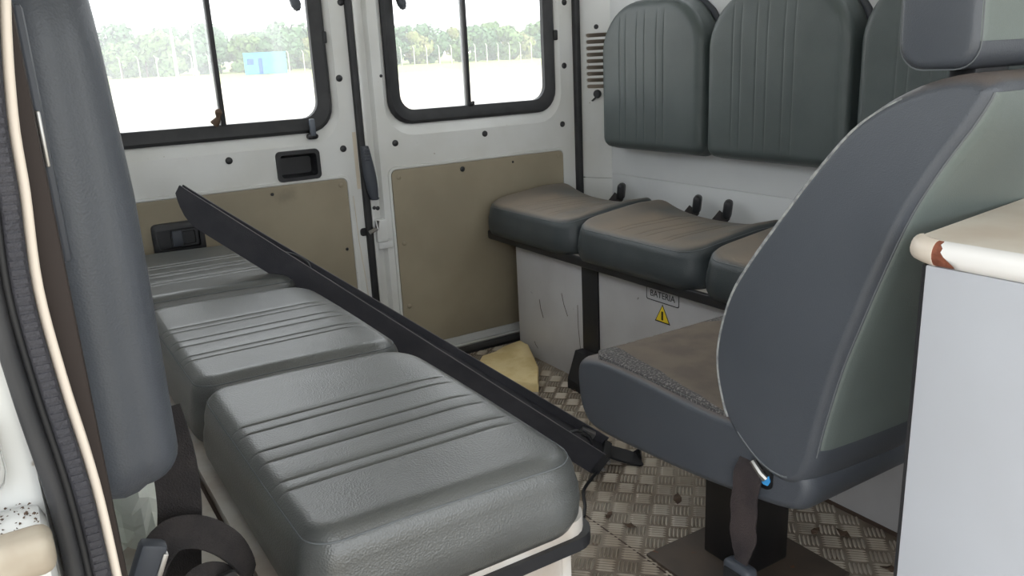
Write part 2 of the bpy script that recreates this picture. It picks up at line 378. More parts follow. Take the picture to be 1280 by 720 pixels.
obj('header', box(.02, 1.95, 2.44, 2.52, 1.74, 1.86, .01), 'white_paint', parent=rear)
obj('sill', box(.10, 1.90, 2.462, 2.52, -.03, .018, .004), 'white_paint', parent=rear)
obj('sill_strip', box(.12, 1.83, 2.452, 2.461, .006, .014, .002), 'steel', parent=rear)
obj('door_seal', box(1.816, 1.840, 2.448, 2.475, .015, 1.74, .007, 3), 'rubber', parent=rear)
obj('door_seal', box(.115, .138, 2.448, 2.475, .015, 1.74, .007, 3), 'rubber', parent=rear)

# ---- rear doors
YD = 2.47
def rear_door(name, x0, x1, win, mull, cup, label):
    wx0, wx1, wz0, wz1 = win
    hole = rrect(wx0 - .022, wx1 + .022, wz0 - .040, wz1 + .022, .10)
    holes = [hole] + ([rrect(*cup, .012, 4)] if cup else [])
    d = obj(name, plate([(x0, .02), (x1, .02), (x1, 1.74), (x0, 1.74)], holes, YD, YD + .004), 'white_paint', smooth=False)
    tag(d, label, 'door', kind='structure')
    obj('outer_skin', plate([(x0 - .01, .02), (x1 + .01, .02), (x1 + .01, 1.74), (x0 - .01, 1.74)], [rrect(wx0, wx1, wz0, wz1, .075)], YD + .045, YD + .049), 'white_paint', parent=d, smooth=False)
    obj('window_rim', loft([xz(hole, YD), xz(rrect(wx0 - .012, wx1 + .012, wz0 - .014, wz1 + .012, .082), YD + .010), xz(rrect(wx0, wx1, wz0, wz1, .075), YD + .018), xz(rrect(wx0, wx1, wz0, wz1, .075), YD + .045)]), 'white_paint', parent=d, ang=60)
    i = .022
    ins = lambda q, y: xz(rrect(wx0 + q, wx1 - q, wz0 + q, wz1 - q, max(.075 - q * .6, .02)), y)
    gk = obj('window_gasket', loft([ins(-.004, YD + .020), ins(-.004, YD + .008), ins(.006, YD - .001), ins(.022, YD + .001), ins(.040, YD + .010), ins(.041, YD + .026)]), 'rubber', parent=d)
    # two panes that overlap at the mullion
    za, zb = wz0 + .03, wz1 - .03
    obj('pane', plate(rrect(wx0 + .03, mull + .006, za, zb, (.004, .05, .05, .004)), [], YD + .020, YD + .0235), 'glass', parent=d, smooth=False)
    obj('pane', plate(rrect(mull - .012, wx1 - .03, za, zb, (.05, .004, .004, .05)), [], YD + .028, YD + .0315), 'glass', parent=d, smooth=False)
    obj('mullion', box(mull - .007, mull + .007, YD + .008, YD + .036, wz0 + .03, wz1 - .03, .003), 'rubber', parent=d)
    return d
def panel(d, x0, x1, z0, z1, screws):
    p = obj('door_panel', plate(rrect(x0, x1, z0, z1, .018, 4), [], YD - .005, YD), 'khaki', parent=d, smooth=False)
    fr = loft([xz(rrect(x0 - .012, x1 + .012, z0 - .012, z1 + .012, .028, 4), YD), xz(rrect(x0 - .010, x1 + .010, z0 - .010, z1 + .010, .026, 4), YD - .004), xz(rrect(x0 - .003, x1 + .003, z0 - .003, z1 + .003, .020, 4), YD - .004), xz(rrect(x0 - .001, x1 + .001, z0 - .001, z1 + .001, .019, 4), YD)])
    obj('panel_edge', fr, 'white_paint', parent=d)
    for a, b, m, r in screws: disc((a, YD - .005, b), (0, -1, 0), r, .003, 'screw', m, p)
d1 = rear_door('door_1', .13, .966, (.205, .893, .813, 1.62), .567, (.706, .831, .675, .756), 'white rear door with pull cup, blue cabin seen through its window')
panel(d1, .16, .915, .05, .660, [(.676, .638, 'black', .005), (.893, .433, 'black', .005), (.895, .640, 'khaki', .008), (.895, .25, 'khaki', .008)])
d2 = rear_door('door_2', 1.036, 1.826, (1.090, 1.738, .813, 1.62), 1.385, None, 'white rear door without pull cup, beside the louvred pillar')
panel(d2, 1.070, 1.757, .05, .666, [(1.333, .643, 'black', .009), (1.538, .646, 'black', .004), (1.094, .642, 'khaki', .008), (1.738, .648, 'khaki', .008), (1.094, .42, 'khaki', .008), (1.094, .2, 'khaki', .008)])
for d, pts in ((d1, [(.564, .751), (.926, .966), (.916, .752), (.955, 1.187), (.25, .751)]), (d2, [(1.094, .753), (1.432, .754), (1.762, .760), (1.777, .966), (1.785, 1.182)])):
    for a, b in pts: disc((a, YD, b), (0, -1, 0), .0105, .004, 'plug', 'black', d)
disc((1.065, YD, .966), (0, -1, 0), .005, .002, 'plug', 'black', d2)
# gasket notch, raised edges
obj('gasket_notch', box(.886, .900, YD - .004, YD + .012, 1.07, 1.105, .004), 'rubber', parent=d1)
obj('gasket_notch', box(1.735, 1.752, YD - .004, YD + .012, 1.055, 1.09, .004), 'rubber', parent=d2)
# pull cup
cx0, cx1, cz0, cz1 = .706, .831, .675, .756
obj('pull_cup', loft([xz(rrect(cx0 - .006, cx1 + .006, cz0 - .006, cz1 + .006, .014, 4), YD), xz(rrect(cx0 - .005, cx1 + .005, cz0 - .005, cz1 + .005, .014, 4), YD - .007), xz(rrect(cx0 + .006, cx1 - .006, cz0 + .006, cz1 - .006, .01, 4), YD - .007),
    xz(rrect(cx0 + .012, cx1 - .012, cz0 + .012, cz1 - .018, .01, 4), YD + .036)], True, False, True), 'black', parent=d1)
# lock pin
k = obj('lock_pin', box(.812, .829, YD - .020, YD - .006, .800, .852, .004), 'pin', parent=d1)
obj('pin_base', loft([xz(rrect(.803, .838, .790, .808, .008, 4), YD), xz(rrect(.804, .837, .791, .807, .008, 4), YD - .012), xz(rrect(.812, .830, .796, .806, .004, 4), YD - .016)], True, False, True), 'black', parent=k)
# inner release latch in the khaki panel
lx0, lx1, lz0, lz1 = .322, .464, .500, .595
k = obj('latch_bezel', loft([xz(rrect(lx0, lx1, lz0, lz1, .014, 4), YD - .004), xz(rrect(lx0, lx1, lz0, lz1, .014, 4), YD - .014), xz(rrect(lx0 + .006, lx1 - .006, lz0 + .006, lz1 - .006, .010, 4), YD - .018), xz(rrect(lx0 + .014, lx1 - .014, lz0 + .020, lz1 - .020, .005, 4), YD - .018), xz(rrect(lx0 + .016, lx1 - .016, lz0 + .022, lz1 - .022, .004, 4), YD - .007)], True, False, True), 'black', parent=d1)
obj('latch_lever', loft([xz(rrect(.372, .444, .523, .573, .006, 4), YD - .008), xz(rrect(.372, .444, .523, .573, .006, 4), YD - .017), xz(rrect(.378, .438, .529, .567, .004, 4), YD - .017), xz(rrect(.380, .436, .531, .565, .004, 4), YD - .012)], True, False, True), 'black', parent=k)
obj('latch_slider', box(.374, .402, YD - .019, YD - .010, .525, .571, .003), 'grey_plastic', parent=k)
# hooks at the window heads, brown cocoon on the mullion
for d, a in ((d1, .812), (d2, 1.151)):
    p = smooth_path([(a - .006, YD + .004, 1.25), (a - .004, YD - .004, 1.21), (a, YD - .012, 1.182), (a + .005, YD - .014, 1.163)], 5)
    obj('window_catch', tube(p, [.012] * 6 + [.015] * 6 + [.012] * 2 + [.007] * 2, 10), 'grey_plastic', parent=d)
p = smooth_path([(.540, YD + .015, .856), (.552, YD + .010, .872), (.556, YD + .008, .890), (.561, YD + .008, .899)], 4)
obj('wasp_nest', tube(p, [.013, .013, .012, .010, .008, .007, .008, .010, .011, .010, .008, .005, .003], 9), 'leaf_dry', parent=d1)
obj('wasp_nest', tube(smooth_path([(1.388, YD + .010, .853), (1.396, YD + .008, .860), (1.400, YD + .008, .866)], 3), [.006, .008, .009, .008, .006, .005, .003], 8), 'rubber', parent=d2)
# meeting edge of the doors
obj('centre_seal', box(.964, .986, YD - .014, YD + .02, .02, 1.74, .006, 3), 'rubber', parent=d1)
obj('sealant_strip', box(.950, .962, YD - .0012, YD, .62, .80), 'sealant', parent=d1, smooth=False)
f = loft([[(.984, YD + .016, .02), (.990, YD + .004, .02), (1.026, YD + .014, .02), (1.036, YD, .02), (1.036, YD + .02, .02)], [(.984, YD + .016, 1.74), (.990, YD + .004, 1.74), (1.026, YD + .014, 1.74), (1.036, YD, 1.74), (1.036, YD + .02, 1.74)]], True, True, True)
obj('edge_flange', f, 'white_paint', parent=d2, smooth=False)
obj('edge_return', box(.986, 1.000, YD - .012, YD + .006, .02, 1.74, .004), 'white_paint', parent=d2)
# lever handle over the gap
h = smooth_path([(.978, YD - .022, .755), (.982, YD - .026, .70), (.988, YD - .026, .645), (.994, YD - .022, .60), (.998, YD - .02, .582)], 5)
L = []
for i, p in enumerate(h):
    t = i / (len(h) - 1); w = .013 + .008 * math.sin(math.pi * min(1, t * 1.15)) if t < .87 else .019 - .06 * (t - .87)
    L.append([(p.x + w * math.cos(a) * 1.0, p.y + .012 * math.sin(a), p.z) for a in [2 * math.pi * k / 14 for k in range(14)]])
hd = obj('door_lever', loft(L, True, True, True), 'grey_plastic', parent=d2)
for k in range(5): obj('lever_rib', box(.970, .988, YD - .040, YD - .032, .742 - k * .010, .747 - k * .010, .001), 'grey_plastic', parent=hd, smooth=False)
obj('lever_bracket', box(.998, 1.014, YD - .022, YD, .588, .66, .003), 'white_paint', parent=d2)
disc((1.006, YD - .022, .612), (0, -1, 0), .005, .002, 'screw', 'black', d2)
disc((.996, YD - .012, .555), (0, -1, 0), .006, .002, 'screw', 'black', d2); disc((1.008, YD - .012, .552), (0, -1, 0), .007, .002, 'screw', 'black', d2)
k = obj('striker', box(.992, 1.032, YD - .026, YD + .004, .44, .515, .006), 'white_paint', parent=d2)
obj('striker_pin', tube([(.996, YD - .03, .515), (.990, YD - .034, .49), (.968, YD - .022, .478)], .007, 8), 'steel', parent=k)
obj('striker_foot', box(.998, 1.05, YD - .018, YD, .415, .442, .005), 'white_paint', parent=k)
obj('striker_slot', loft([xz(rrect(.945, .975, .466, .492, .009, 4), YD), xz(rrect(.945, .975, .466, .492, .009, 4), YD - .002)], True, True, True), 'black', parent=d1)
# creases scratched in the paint seam of the left leaf
obj('paint_seam', tube([(.934, YD - .0005, .60), (.938, YD - .0005, .45), (.948, YD - .0005, .33), (.955, YD - .0005, .2)], .0012, 5), 'sealant', parent=d1)

# ---- sliding door jamb beside the camera
jp = empty('trim_1', (0, .47, 0)); tag(jp, 'rear jamb of the sliding door opening with black rubber seal and cream trim', 'door jamb', kind='structure')
obj('jamb_panel', box(-.14, -.012, .462, .50, .0, 1.60, .006), 'white_paint', parent=jp)
jz = [(.3, .014), (.55, .0150), (.65, .0148), (.728, .0146), (.789, .0134), (.847, .0087), (.90, .0062), (.948, .0092), (.985, .0108), (1.037, .0174), (1.10, .030), (1.2, .052), (1.3, .08)]
pth = smooth_path([(a, .455, z) for z, a in jz], 5)
def strip(name, m, off0, off1, ya, yb, r=.003):
    L = []
    for p in pth: 
        lp = rrect(p.x + off0, p.x + off1, p.y + ya, p.y + yb, r, 3); L.append([(a, b, p.z) for a, b in lp])
    return obj(name, loft(L, True, True, True), m, parent=jp)
strip('cream_edge', 'cream', -.0045, .0005, .006, .03, .0022)
sl_ = strip('rubber_seal', 'rubber', -.0255, -.0168, -.006, .014, .004)
strip('seal_lip', 'rubber', -.0175, -.0125, .002, .018, .002)
rb = strip('ribbed_seal', 'charcoal', -.0132, -.0045, -.002, .016, .003)
for k in range(150):
    z = .55 + k * .0045
    q = min(pth, key=lambda p: abs(p.z - z))
    obj('rib', box(q.x - .0118, q.x - .0060, q.y - .0024, q.y + .001, z, z + .0026), 'charcoal', parent=rb, smooth=False)
obj('jamb_gap_shade', box(.0, .0192, .488, .512, 0, 1.6, .003), 'dark_brown', parent=jp)  # dark strip, the shade of the gap put into its colour
obj('trim_rail', box(.018, .0245, .515, .530, .90, 1.04, .003), 'grey_plastic', parent=jp)
obj('trim_rail', box(.020, .0225, .508, .516, .955, .985, .001), 'steel', parent=jp)
# rail ledge with dirt, beige cover
obj('rail_ledge', box(-.14, -.014, .425, .465, .735, .789, .008), 'white_paint', parent=jp)
obj('rail_cover', box(-.16, -.012, .408, .430, .772, .7925, .006, 3), 'beige', parent=jp)
obj('rail_bracket', box(-.06, -.026, .445, .464, .80, .845, .012, 3), 'white_paint', parent=jp)
dv, df = [], []
for k in range(90):
    a, b = random.uniform(-.05, -.016), random.uniform(.43, .462); r = random.uniform(.0004, .0014); n = len(dv); an = random.random() * 6
    for q in range(3): dv.append((a + r * math.cos(an + q * 2.1), b + r * math.sin(an + q * 2.1), .7892 + random.random() * .001))
    dv.append((a, b, .7897 + r * .8)); df += [[n, n + 1, n + 3], [n + 1, n + 2, n + 3], [n + 2, n, n + 3]]
tag(obj('dirt_crumbs', (dv, df), 'leaf_dry', parent=jp, smooth=False), kind='stuff')

# ================================================================ BENCHES
def hseat(u, v):
    # raised flanks growing to the back, dished middle, soft drop at the front
    a = abs(u); back = 1 - v
    return .036 * (a ** 3) * min(1, back * 1.5) - .010 * max(0, (v - .72) / .28) ** 2 - .014 * max(0, (back - .7) / .3) * (1 - a ** 2)
GR = (-.130, -.105, -.045, -.010, .052, .080)
far = empty('bench', (1.66, 1.4, 0)); tag(far, 'grey bench box with the battery sign and a black edged top', 'bench')
obj('box_panel', box(1.44, 1.455, 1.938, 2.315, 0, .400, .0015), 'box_grey', parent=far)
obj('box_panel', box(1.44, 1.455, -.1, 1.856, 0, .400, .0015), 'box_grey', parent=far)
obj('box_side', box(1.455, 1.89, 2.30, 2.315, 0, .400), 'box_grey', parent=far, smooth=False)
obj('box_divider', box(1.452, 1.47, 1.85, 1.945, 0, .40), 'black', parent=far, smooth=False)
obj('bench_top', box(1.412, 1.893, -.1, 2.43, .400, .420, .002), 'board_white', parent=far)
obj('edge_trim', box(1.400, 1.4125, -.1, 2.43, .394, .422, .004, 3), 'black', parent=far)
obj('edge_trim', box(1.404, 1.89, 2.430, 2.440, .394, .422, .004, 3), 'black', parent=far)
obj('belt_strip', box(1.436, 1.4405, 1.858, 1.936, .02, .398, .001), 'black', parent=far)
obj('floor_bracket', loft([[(1.372, 1.855, 0), (1.436, 1.855, 0), (1.436, 1.935, 0), (1.372, 1.935, 0)], [(1.372, 1.855, .03), (1.436, 1.855, .03), (1.436, 1.935, .03), (1.372, 1.935, .03)], [(1.408, 1.862, .115), (1.436, 1.862, .115), (1.436, 1.94, .115), (1.408, 1.94, .115)]], True, True, True), 'black', parent=far, smooth=False)
obj('skirt_strip', box(1.4385, 1.4402, .2, 1.85, 0, .010), 'brown', parent=far, smooth=False)  # thin brown strip along the foot of the box panel
# battery sign
def text(name, s, size, mtx, m, parent):
    c = bpy.data.curves.new(name, 'FONT'); c.body = s; c.size = size; c.align_x = 'CENTER'; c.align_y = 'CENTER'; c.extrude = .0003; c.resolution_u = 3
    t = bpy.data.objects.new('tmp', c); COL.objects.link(t); dg = bpy.context.evaluated_depsgraph_get(); dg.update()
    me = bpy.data.meshes.new_from_object(t.evaluated_get(dg)); bpy.data.objects.remove(t); bpy.data.curves.remove(c)
    me.transform(mtx); me.transform(Matrix.Translation(-wloc(parent))); me.materials.clear(); return link(name, me, m, parent)
def on_box(y, z, d=.0006): return frame3((1.44 - d, y, z), (0, -1, 0), (0, 0, 1), (-1, 0, 0))
yz = lambda a, b, x: (x, a, b)
sg = obj('battery_sign', plate(rrect(1.514, 1.643, .345, .385, .006, 4), [], 1.4394, 1.44, yz), 'sticker', parent=far, smooth=False); sg['label'] = 'grey sticker reading BATERIA'
obj('sign_border', plate(rrect(1.514, 1.643, .345, .385, .006, 4), [rrect(1.5165, 1.6405, .3475, .3825, .005, 4)], 1.4390, 1.4394, yz), 'ink', parent=sg, smooth=False)
text('sign_text', 'BATERIA', .0255, on_box(1.5785, .365, .001), 'ink', sg)
tri = lambda s, cz=.306: [(1.578 + s * .030, cz - s * .0165), (1.578, cz + s * .036), (1.578 - s * .030, cz - s * .0165)]
ws = obj('warning_triangle', plate(tri(1), [], 1.4394, 1.44, yz), 'ink', parent=far, smooth=False); ws['label'] = 'yellow triangular warning sticker with a black mark'
obj('triangle_face', plate(tri(.84, .307), [], 1.4390, 1.4394, yz), 'yellow', parent=ws, smooth=False)
obj('triangle_mark', plate(rrect(1.5745, 1.5815, .297, .322, .002, 3), [], 1.4386, 1.4390, yz), 'ink', parent=ws, smooth=False)
scr = [((1.935 + .02, .10), (1.935 + .03, .25)), ((2.18, .22), (2.16, .16)), ((2.05, .27), (2.02, .20)), ((2.22, .06), (2.2, .04))]
for (a, b), (c, d) in scr:
    obj('scratch', tube([(1.4398, a, b), (1.4398, (a + c) / 2 + .004, (b + d) / 2), (1.4398, c, d)], .0010, 4), 'brown', parent=far, smooth=False)

cg = cushion(.503, .37, .112, .07, .045, GR, (.02, .93), er=.026, hfun=hseat, side=.66, gdepth=.0019, gw=.002)
fseat = bpy.data.meshes.new('seat_cushion'); 
def mesh_from(geo, m, ang=50):
    me = bpy.data.meshes.new('cushion'); me.from_pydata(geo[0], [], geo[1]); b = bmesh.new(); b.from_mesh(me); bmesh.ops.recalc_face_normals(b, faces=b.faces[:]); b.to_mesh(me); b.free()
    me.polygons.foreach_set('use_smooth', [True] * len(me.polygons)); me.materials.append(M[m]); return me
me_far = mesh_from(cg, 'leather_dusty'); ring_far = cushion.ring
def hnear(u, v):
    a = abs(u); back = 1 - v
    return .010 * (a ** 3) * min(1, back * 1.5) - .012 * max(0, (v - .78) / .22) ** 2 + .006 * math.cos(u * 1.3)
cn = cushion(.525, .37, .102, .065, .045, GR, (.02, .93), er=.028, hfun=hnear, side=.64, gdepth=.0019, gw=.0019)
me_near = mesh_from(cn, 'leather_shiny'); ring_near = cushion.ring
mr_far = mesh_from(ring_far, 'stitch'); mr_near = mesh_from(ring_near, 'stitch')
def seam(parent, pts, name='seam'): 
    o = obj(name, tube(pts, .0011, 5), 'stitch', parent=None); return o
LAST = [None]
# frames: u along the van, v from the wall to the aisle, w up
def place(name, me, O, ex, ey, ez, label, cat, group):
    o = link(name, me, None); o.matrix_world = frame3(O, ex, ey, ez); LAST[0] = o; return tag(o, label, cat, group)
GF = 'cushions on the bench with the battery sign'
for yc, lab in ((2.185, 'dusty grey seat cushion beside the khaki rear door panel'), (1.668, 'dusty grey seat cushion above the battery sign, between two others'), (1.148, 'grey seat cushion half hidden behind the single seat backrest')):
    place('seat_cushion', me_far, (1.755, yc, .418), (0, 1, 0), (-1, 0, 0), (0, 0, 1), lab, 'seat cushion', GF)
    link('seam', mr_far, None, LAST[0])
bg = cushion(.485, .475, .088, .165, .035, (-.135, -.105, -.05, -.012, .045, .078), (.05, .93), er=.03, side=.6, gdepth=.0016, gw=.0024,
             hfun=lambda u, v: -.010 * max(0, (v - .7) / .3) ** 2)
me_back = mesh_from(bg, 'leather'); 
GB = 'backrests on the wall above the battery bench'
for yc, lab in ((2.062, 'dark grey backrest beside the louvred white pillar'), (1.562, 'dark grey backrest between two others on the white wall'), (1.055, 'dark grey backrest partly behind the single seat headrest')):
    o = place('backrest_cushion', me_back, (1.896, yc, .683), (0, -1, 0), (0, 0, 1), (-1, 0, 0), lab, 'backrest', GB)
    # pale rear shell showing beside the pad
    L = []
    for q, xx in ((.006, 1.8995), (.006, 1.893), (-.004, 1.890)):
        L.append([(xx, yc - .01 + a, b) for a, b in rrect(-.2425 - q, .2425 + q, .688, 1.158 + q, (.165, .165, .035, .035))])
    g = loft(L, True, True, True); inv = o.matrix_world.inverted()
    s = link('back_shell', mesh_from(([tuple(inv @ Vector(v)) for v in g[0]], g[1]), 'grey_plastic'), None, o)

# belt buckle stalks behind the battery bench
for (yc, lab) in ((2.245, 'black belt buckle behind the cushion beside the rear door'), (1.868, 'black belt buckle at the wall, left one of a pair'), (1.738, 'black belt buckle at the wall, right one of a pair')):
    t = empty('belt_buckle', (1.86, yc, .42)); tag(t, lab, 'belt buckle', 'belt buckles along the wall')
    obj('webbing', ribbon(smooth_path([(1.80, yc + .055, .42), (1.825, yc + .035, .465), (1.850, yc + .012, .508)], 4), (.5, -.8, 0), .042, .004), 'webbing', parent=t)
    hb = box(-.021, .021, -.013, .013, 0, .060, .012, 4)
    bmesh.ops.transform(hb, matrix=Matrix.Translation((1.853, yc + .008, .495)) @ Matrix.Rotation(math.radians(8), 4, 'X') @ Matrix.Rotation(math.radians(35), 4, 'Z'), verts=hb.verts)
    k = obj('buckle_body', hb, 'black', parent=t)
    disc((1.845, yc - .002, .525), (-.7, -.7, .1), .005, .003, 'rivet', 'steel', k)

# ---- near bench
near = empty('bench', (.35, 1.6, 0)); tag(near, 'white bench box with black edge trim beside the sliding door', 'bench')
obj('box_front', box(.525, .54, .765, 2.42, 0, .40, .002), 'board_white', parent=near)
obj('box_end', box(.04, .5255, .765, .78, 0, .40, .002), 'board_white', parent=near)
def deck(name, z0, z1, g, m):
    lp = rrect(.168, .566 + g, .750 - g, 2.43, (.004, .004, .01, .035), 5)
    return obj(name, loft([[(a, b, z0) for a, b in lp], [(a, b, z1) for a, b in lp]], True, True, True), m, parent=near)
deck('bench_top', .400, .425, 0, 'board_white')
deck('edge_trim', .386, .404, .007, 'black')
obj('ledge_board', box(.02, .160, .772, 2.43, .400, .419, .002), 'board_white', parent=near)
obj('ledge_gap', box(.159, .169, .775, 2.43, .395, .408), 'brown', parent=near, smooth=False)
GN = 'cushions on the white bench'
for yc, lab in ((.996, 'shiny grey seat cushion at the open end of the white bench'), (1.535, 'grey seat cushion in the middle of the white bench'), (2.125, 'grey seat cushion on the white bench nearest the rear door latch')):
    place('seat_cushion', me_near, (.188, yc, .422), (0, 1, 0), (1, 0, 0), (0, 0, 1), lab, 'seat cushion', GN)
    link('seam', mr_near, None, LAST[0])
# backrest standing beside the jamb
bg2 = cushion(.50, .50, .068, .14, .035, (-.135, -.105, -.05, -.012, .045, .078), (.05, .93), er=.028, side=.55, gdepth=.003, hfun=lambda u, v: -.012 * max(0, (v - .5) / .5))
me_b2 = mesh_from(bg2, 'leather_blue')
for yc, lab in ((.945, 'blue grey backrest seen edge-on beside the sliding door jamb'),):
    place('backrest_cushion', me_b2, (.019, yc, .655), (0, 1, 0), (0, 0, 1), (1, 0, 0), lab, 'backrest', 'backrests above the white bench')

# ================================================================ SINGLE SEAT
seat = empty('single_seat', (1.14, 1.0, 0)); tag(seat, 'blue grey single seat with headrest on a black pedestal', 'seat')
obj('base_plate', box(.975, 1.250, .835, 1.115, 0, .008, .002), 'plate', parent=seat)
ped = obj('pedestal', box(1.078, 1.192, .938, 1.055, .008, .30, .004), 'black_steel', parent=seat)
# cushion: loft of side profiles across the width
X0, X1 = .930, 1.365; XC = (X0 + X1) / 2; HW = (X1 - X0) / 2
def prof_cushion(s):
    """closed (y,z) outline at lateral position s in -1..1"""
    a = abs(s); dish = -.012 * (1 - a ** 4)
    top = [(1.262, .405), (1.20, .422), (1.10, .424), (1.0, .420), (.90, .418), (.80, .425), (.745, .42)]
    bot = [(.700, .37), (.705, .325), (.74, .300), (.84, .282), (.95, .268), (1.08, .258), (1.20, .252), (1.25, .262)]
    frt = [(1.278, .30), (1.286, .35), (1.283, .385)]
    return [(y, z + dish * min(1, max(0, (z - .4) / .02))) for y, z in top] + bot + frt
def round_in(s, a0=.86): e = max(0, (abs(s) - a0) / (1 - a0)); return 1 - math.sqrt(max(0, 1 - e * e))
def inset_loop(P, d):
    if d == 0: return P
    n = len(P); ar = sum(P[i][0] * P[(i + 1) % n][1] - P[(i + 1) % n][0] * P[i][1] for i in range(n)); sg_ = 1 if ar > 0 else -1; out = []
    for i in range(n):
        t = Vector(P[(i + 2) % n]) - Vector(P[i - 2]); t.normalize(); out.append((P[i][0] - sg_ * t.y * d, P[i][1] + sg_ * t.x * d))
    return out
def closed_smooth(P, n=4):
    out = []; k = len(P)
    for i in range(k):
        p0, p1, p2, p3 = [Vector(P[(i + d) % k]) for d in (-1, 0, 1, 2)]
        for q in range(n):
            t = q / n; out.append(tuple(.5 * ((2 * p1) + (p2 - p0) * t + (2 * p0 - 5 * p1 + 4 * p2 - p3) * t * t + (3 * p1 - p0 - 3 * p2 + p3) * t ** 3)))
    return out
se = [.84 + .16 * math.sin(math.radians(t)) for t in (0, 14, 28, 42, 56, 68, 78, 85, 90)]
ss = [-s for s in reversed(se)] + [-.75 + .125 * k for k in range(13)] + se
def capped(L, inner0, inner1):
    g = loft([inner0] + L + [inner1]); n = len(inner0)
    for b in (0, (len(L) + 1) * n):
        for i in range(n // 2 - 1): g[1].append([b + i, b + i + 1, b + n - 2 - i, b + n - 1 - i])
    return g
L = [[(XC + HW * s, y, z) for y, z in inset_loop(closed_smooth(prof_cushion(s)), .020 * round_in(s))] for s in ss]
inn = inset_loop(closed_smooth(prof_cushion(1)), .024)
base = obj('seat_base', capped(L, [(X0, y, z) for y, z in inn], [(X1, y, z) for y, z in inn]), 'leather_blue', parent=seat, ang=60)
# worn cloth top, a thin pad over the base
vs, fs = [], []; nu, nv = 40, 30
for i in range(nu + 1):
    s = -.955 + 1.91 * i / nu; a = abs(s)
    for j in range(nv + 1):
        t = j / nv; y1 = 1.272 - .075 * a ** 6; y = .72 + (y1 - .72) * t
        e = max(0, (a - .86) / .14); rnd = 1 - math.sqrt(max(0, 1 - e * e))
        z = .4245 - .012 * (1 - a ** 4) * min(1, (1.285 - y) / .05) - .020 * rnd - .024 * max(0, (y - 1.215) / .06) ** 2 + .004
        g = 0
        for q in (-.42, -.34, -.1, -.02, .22, .3): g += .002 * math.exp(-((s - q) / .012) ** 2)
        vs.append((XC + HW * s, y, z - g))
for i in range(nu):
    for j in range(nv): fs.append([i * (nv + 1) + j, (i + 1) * (nv + 1) + j, (i + 1) * (nv + 1) + j + 1, i * (nv + 1) + j + 1])
n = len(vs); top_n = n
rim = [i * (nv + 1) for i in range(nu + 1)] + [nu * (nv + 1) + j for j in range(1, nv + 1)] + [i * (nv + 1) + nv for i in range(nu - 1, -1, -1)] + [j for j in range(nv - 1, 0, -1)]
low = []
for i in rim: low.append(len(vs)); vs.append((vs[i][0], vs[i][1], vs[i][2] - .014))
for k in range(len(rim)): fs.append([rim[k], rim[(k + 1) % len(rim)], low[(k + 1) % len(rim)], low[k]])
o = obj('seat_top', (vs, fs), 'worn_seat', parent=seat, ang=60); o['label'] = 'dusty brown worn seat top with a fuzzy grey edge'
pp = [vs[i] for i in range(0, nv + 1)] ; pp = [(p[0] + .001, p[1], p[2] - .004) for p in pp]
obj('seat_seam', tube(pp[4:], .0012, 6), 'stitch', parent=seat)

# backrest
front = [(.858, .405), (.884, .455), (.896, .515), (.888, .575), (.868, .635), (.836, .69), (.792, .755), (.742, .828), (.692, .892), (.650, .925), (.600, .948)]
rear_ = [(.545, .958), (.510, .945), (.522, .905), (.552, .850), (.580, .790), (.604, .720), (.630, .640), (.656, .560), (.680, .460), (.692, .400), (.712, .362), (.748, .348), (.80, .360)]
def prof_back(s):
    a = abs(s)
    F = [(y - .075 * (1 - a ** 3) * max(0, min(1, (z - .40) / .08, (.95 - z) / .15)), z) for y, z in front]
    return F + [(y - .012 * (1 - a * a) * (1 if z < .94 else 0), z) for y, z in rear_]
def taper(s, z): return XC + (HW + .007) * s * (1 - .20 * max(0, (z - .62) / .34) ** 2)
def sec_back(s, out=0): return inset_loop(closed_smooth(prof_back(s), 4), .018 * round_in(s, .84) - out)
L = [[(taper(s, z), y, z) for y, z in sec_back(s)] for s in ss]
inn = inset_loop(closed_smooth(prof_back(1), 4), .021)
back = obj('backrest', capped(L, [(taper(-1, z), y, z) for y, z in inn], [(taper(1, z), y, z) for y, z in inn]), 'leather_blue', parent=seat, ang=70)
NF = 4 * len(front)
for sgn in (-1, 1):
    P = [(taper(sgn * .985, z), y, z) for y, z in sec_back(sgn * .985, .0005)[1:NF - 5]]
    obj('piping', tube(P, [.0034 if k < NF - 18 else .0034 - .0025 * (k - NF + 18) / 12 for k in range(len(P))], 8), 'piping', parent=back)
    P = [(taper(sgn * .95, z), y, z) for y, z in sec_back(sgn * .95, .0003)[NF + 5:NF + 36]]
    obj('rear_seam', tube(P, .0011, 6), 'stitch', parent=back)
    P = [(taper(sgn, .4), y, z) for y, z in inset_loop(closed_smooth(prof_back(1), 4), .017)[-10:]]
    obj('side_seam', tube(smooth_path(P, 4), .0014, 6), 'stitch', parent=back)
P = []
for k in range(21):
    s = -.95 + .095 * k; q = sec_back(s, .0003); j = min(range(NF + 4, NF + 40), key=lambda i: abs(q[i][1] - .43)); P.append((taper(s, .43), q[j][0] , q[j][1]))
obj('hem_seam', tube(P, .0011, 6), 'stitch', parent=back)
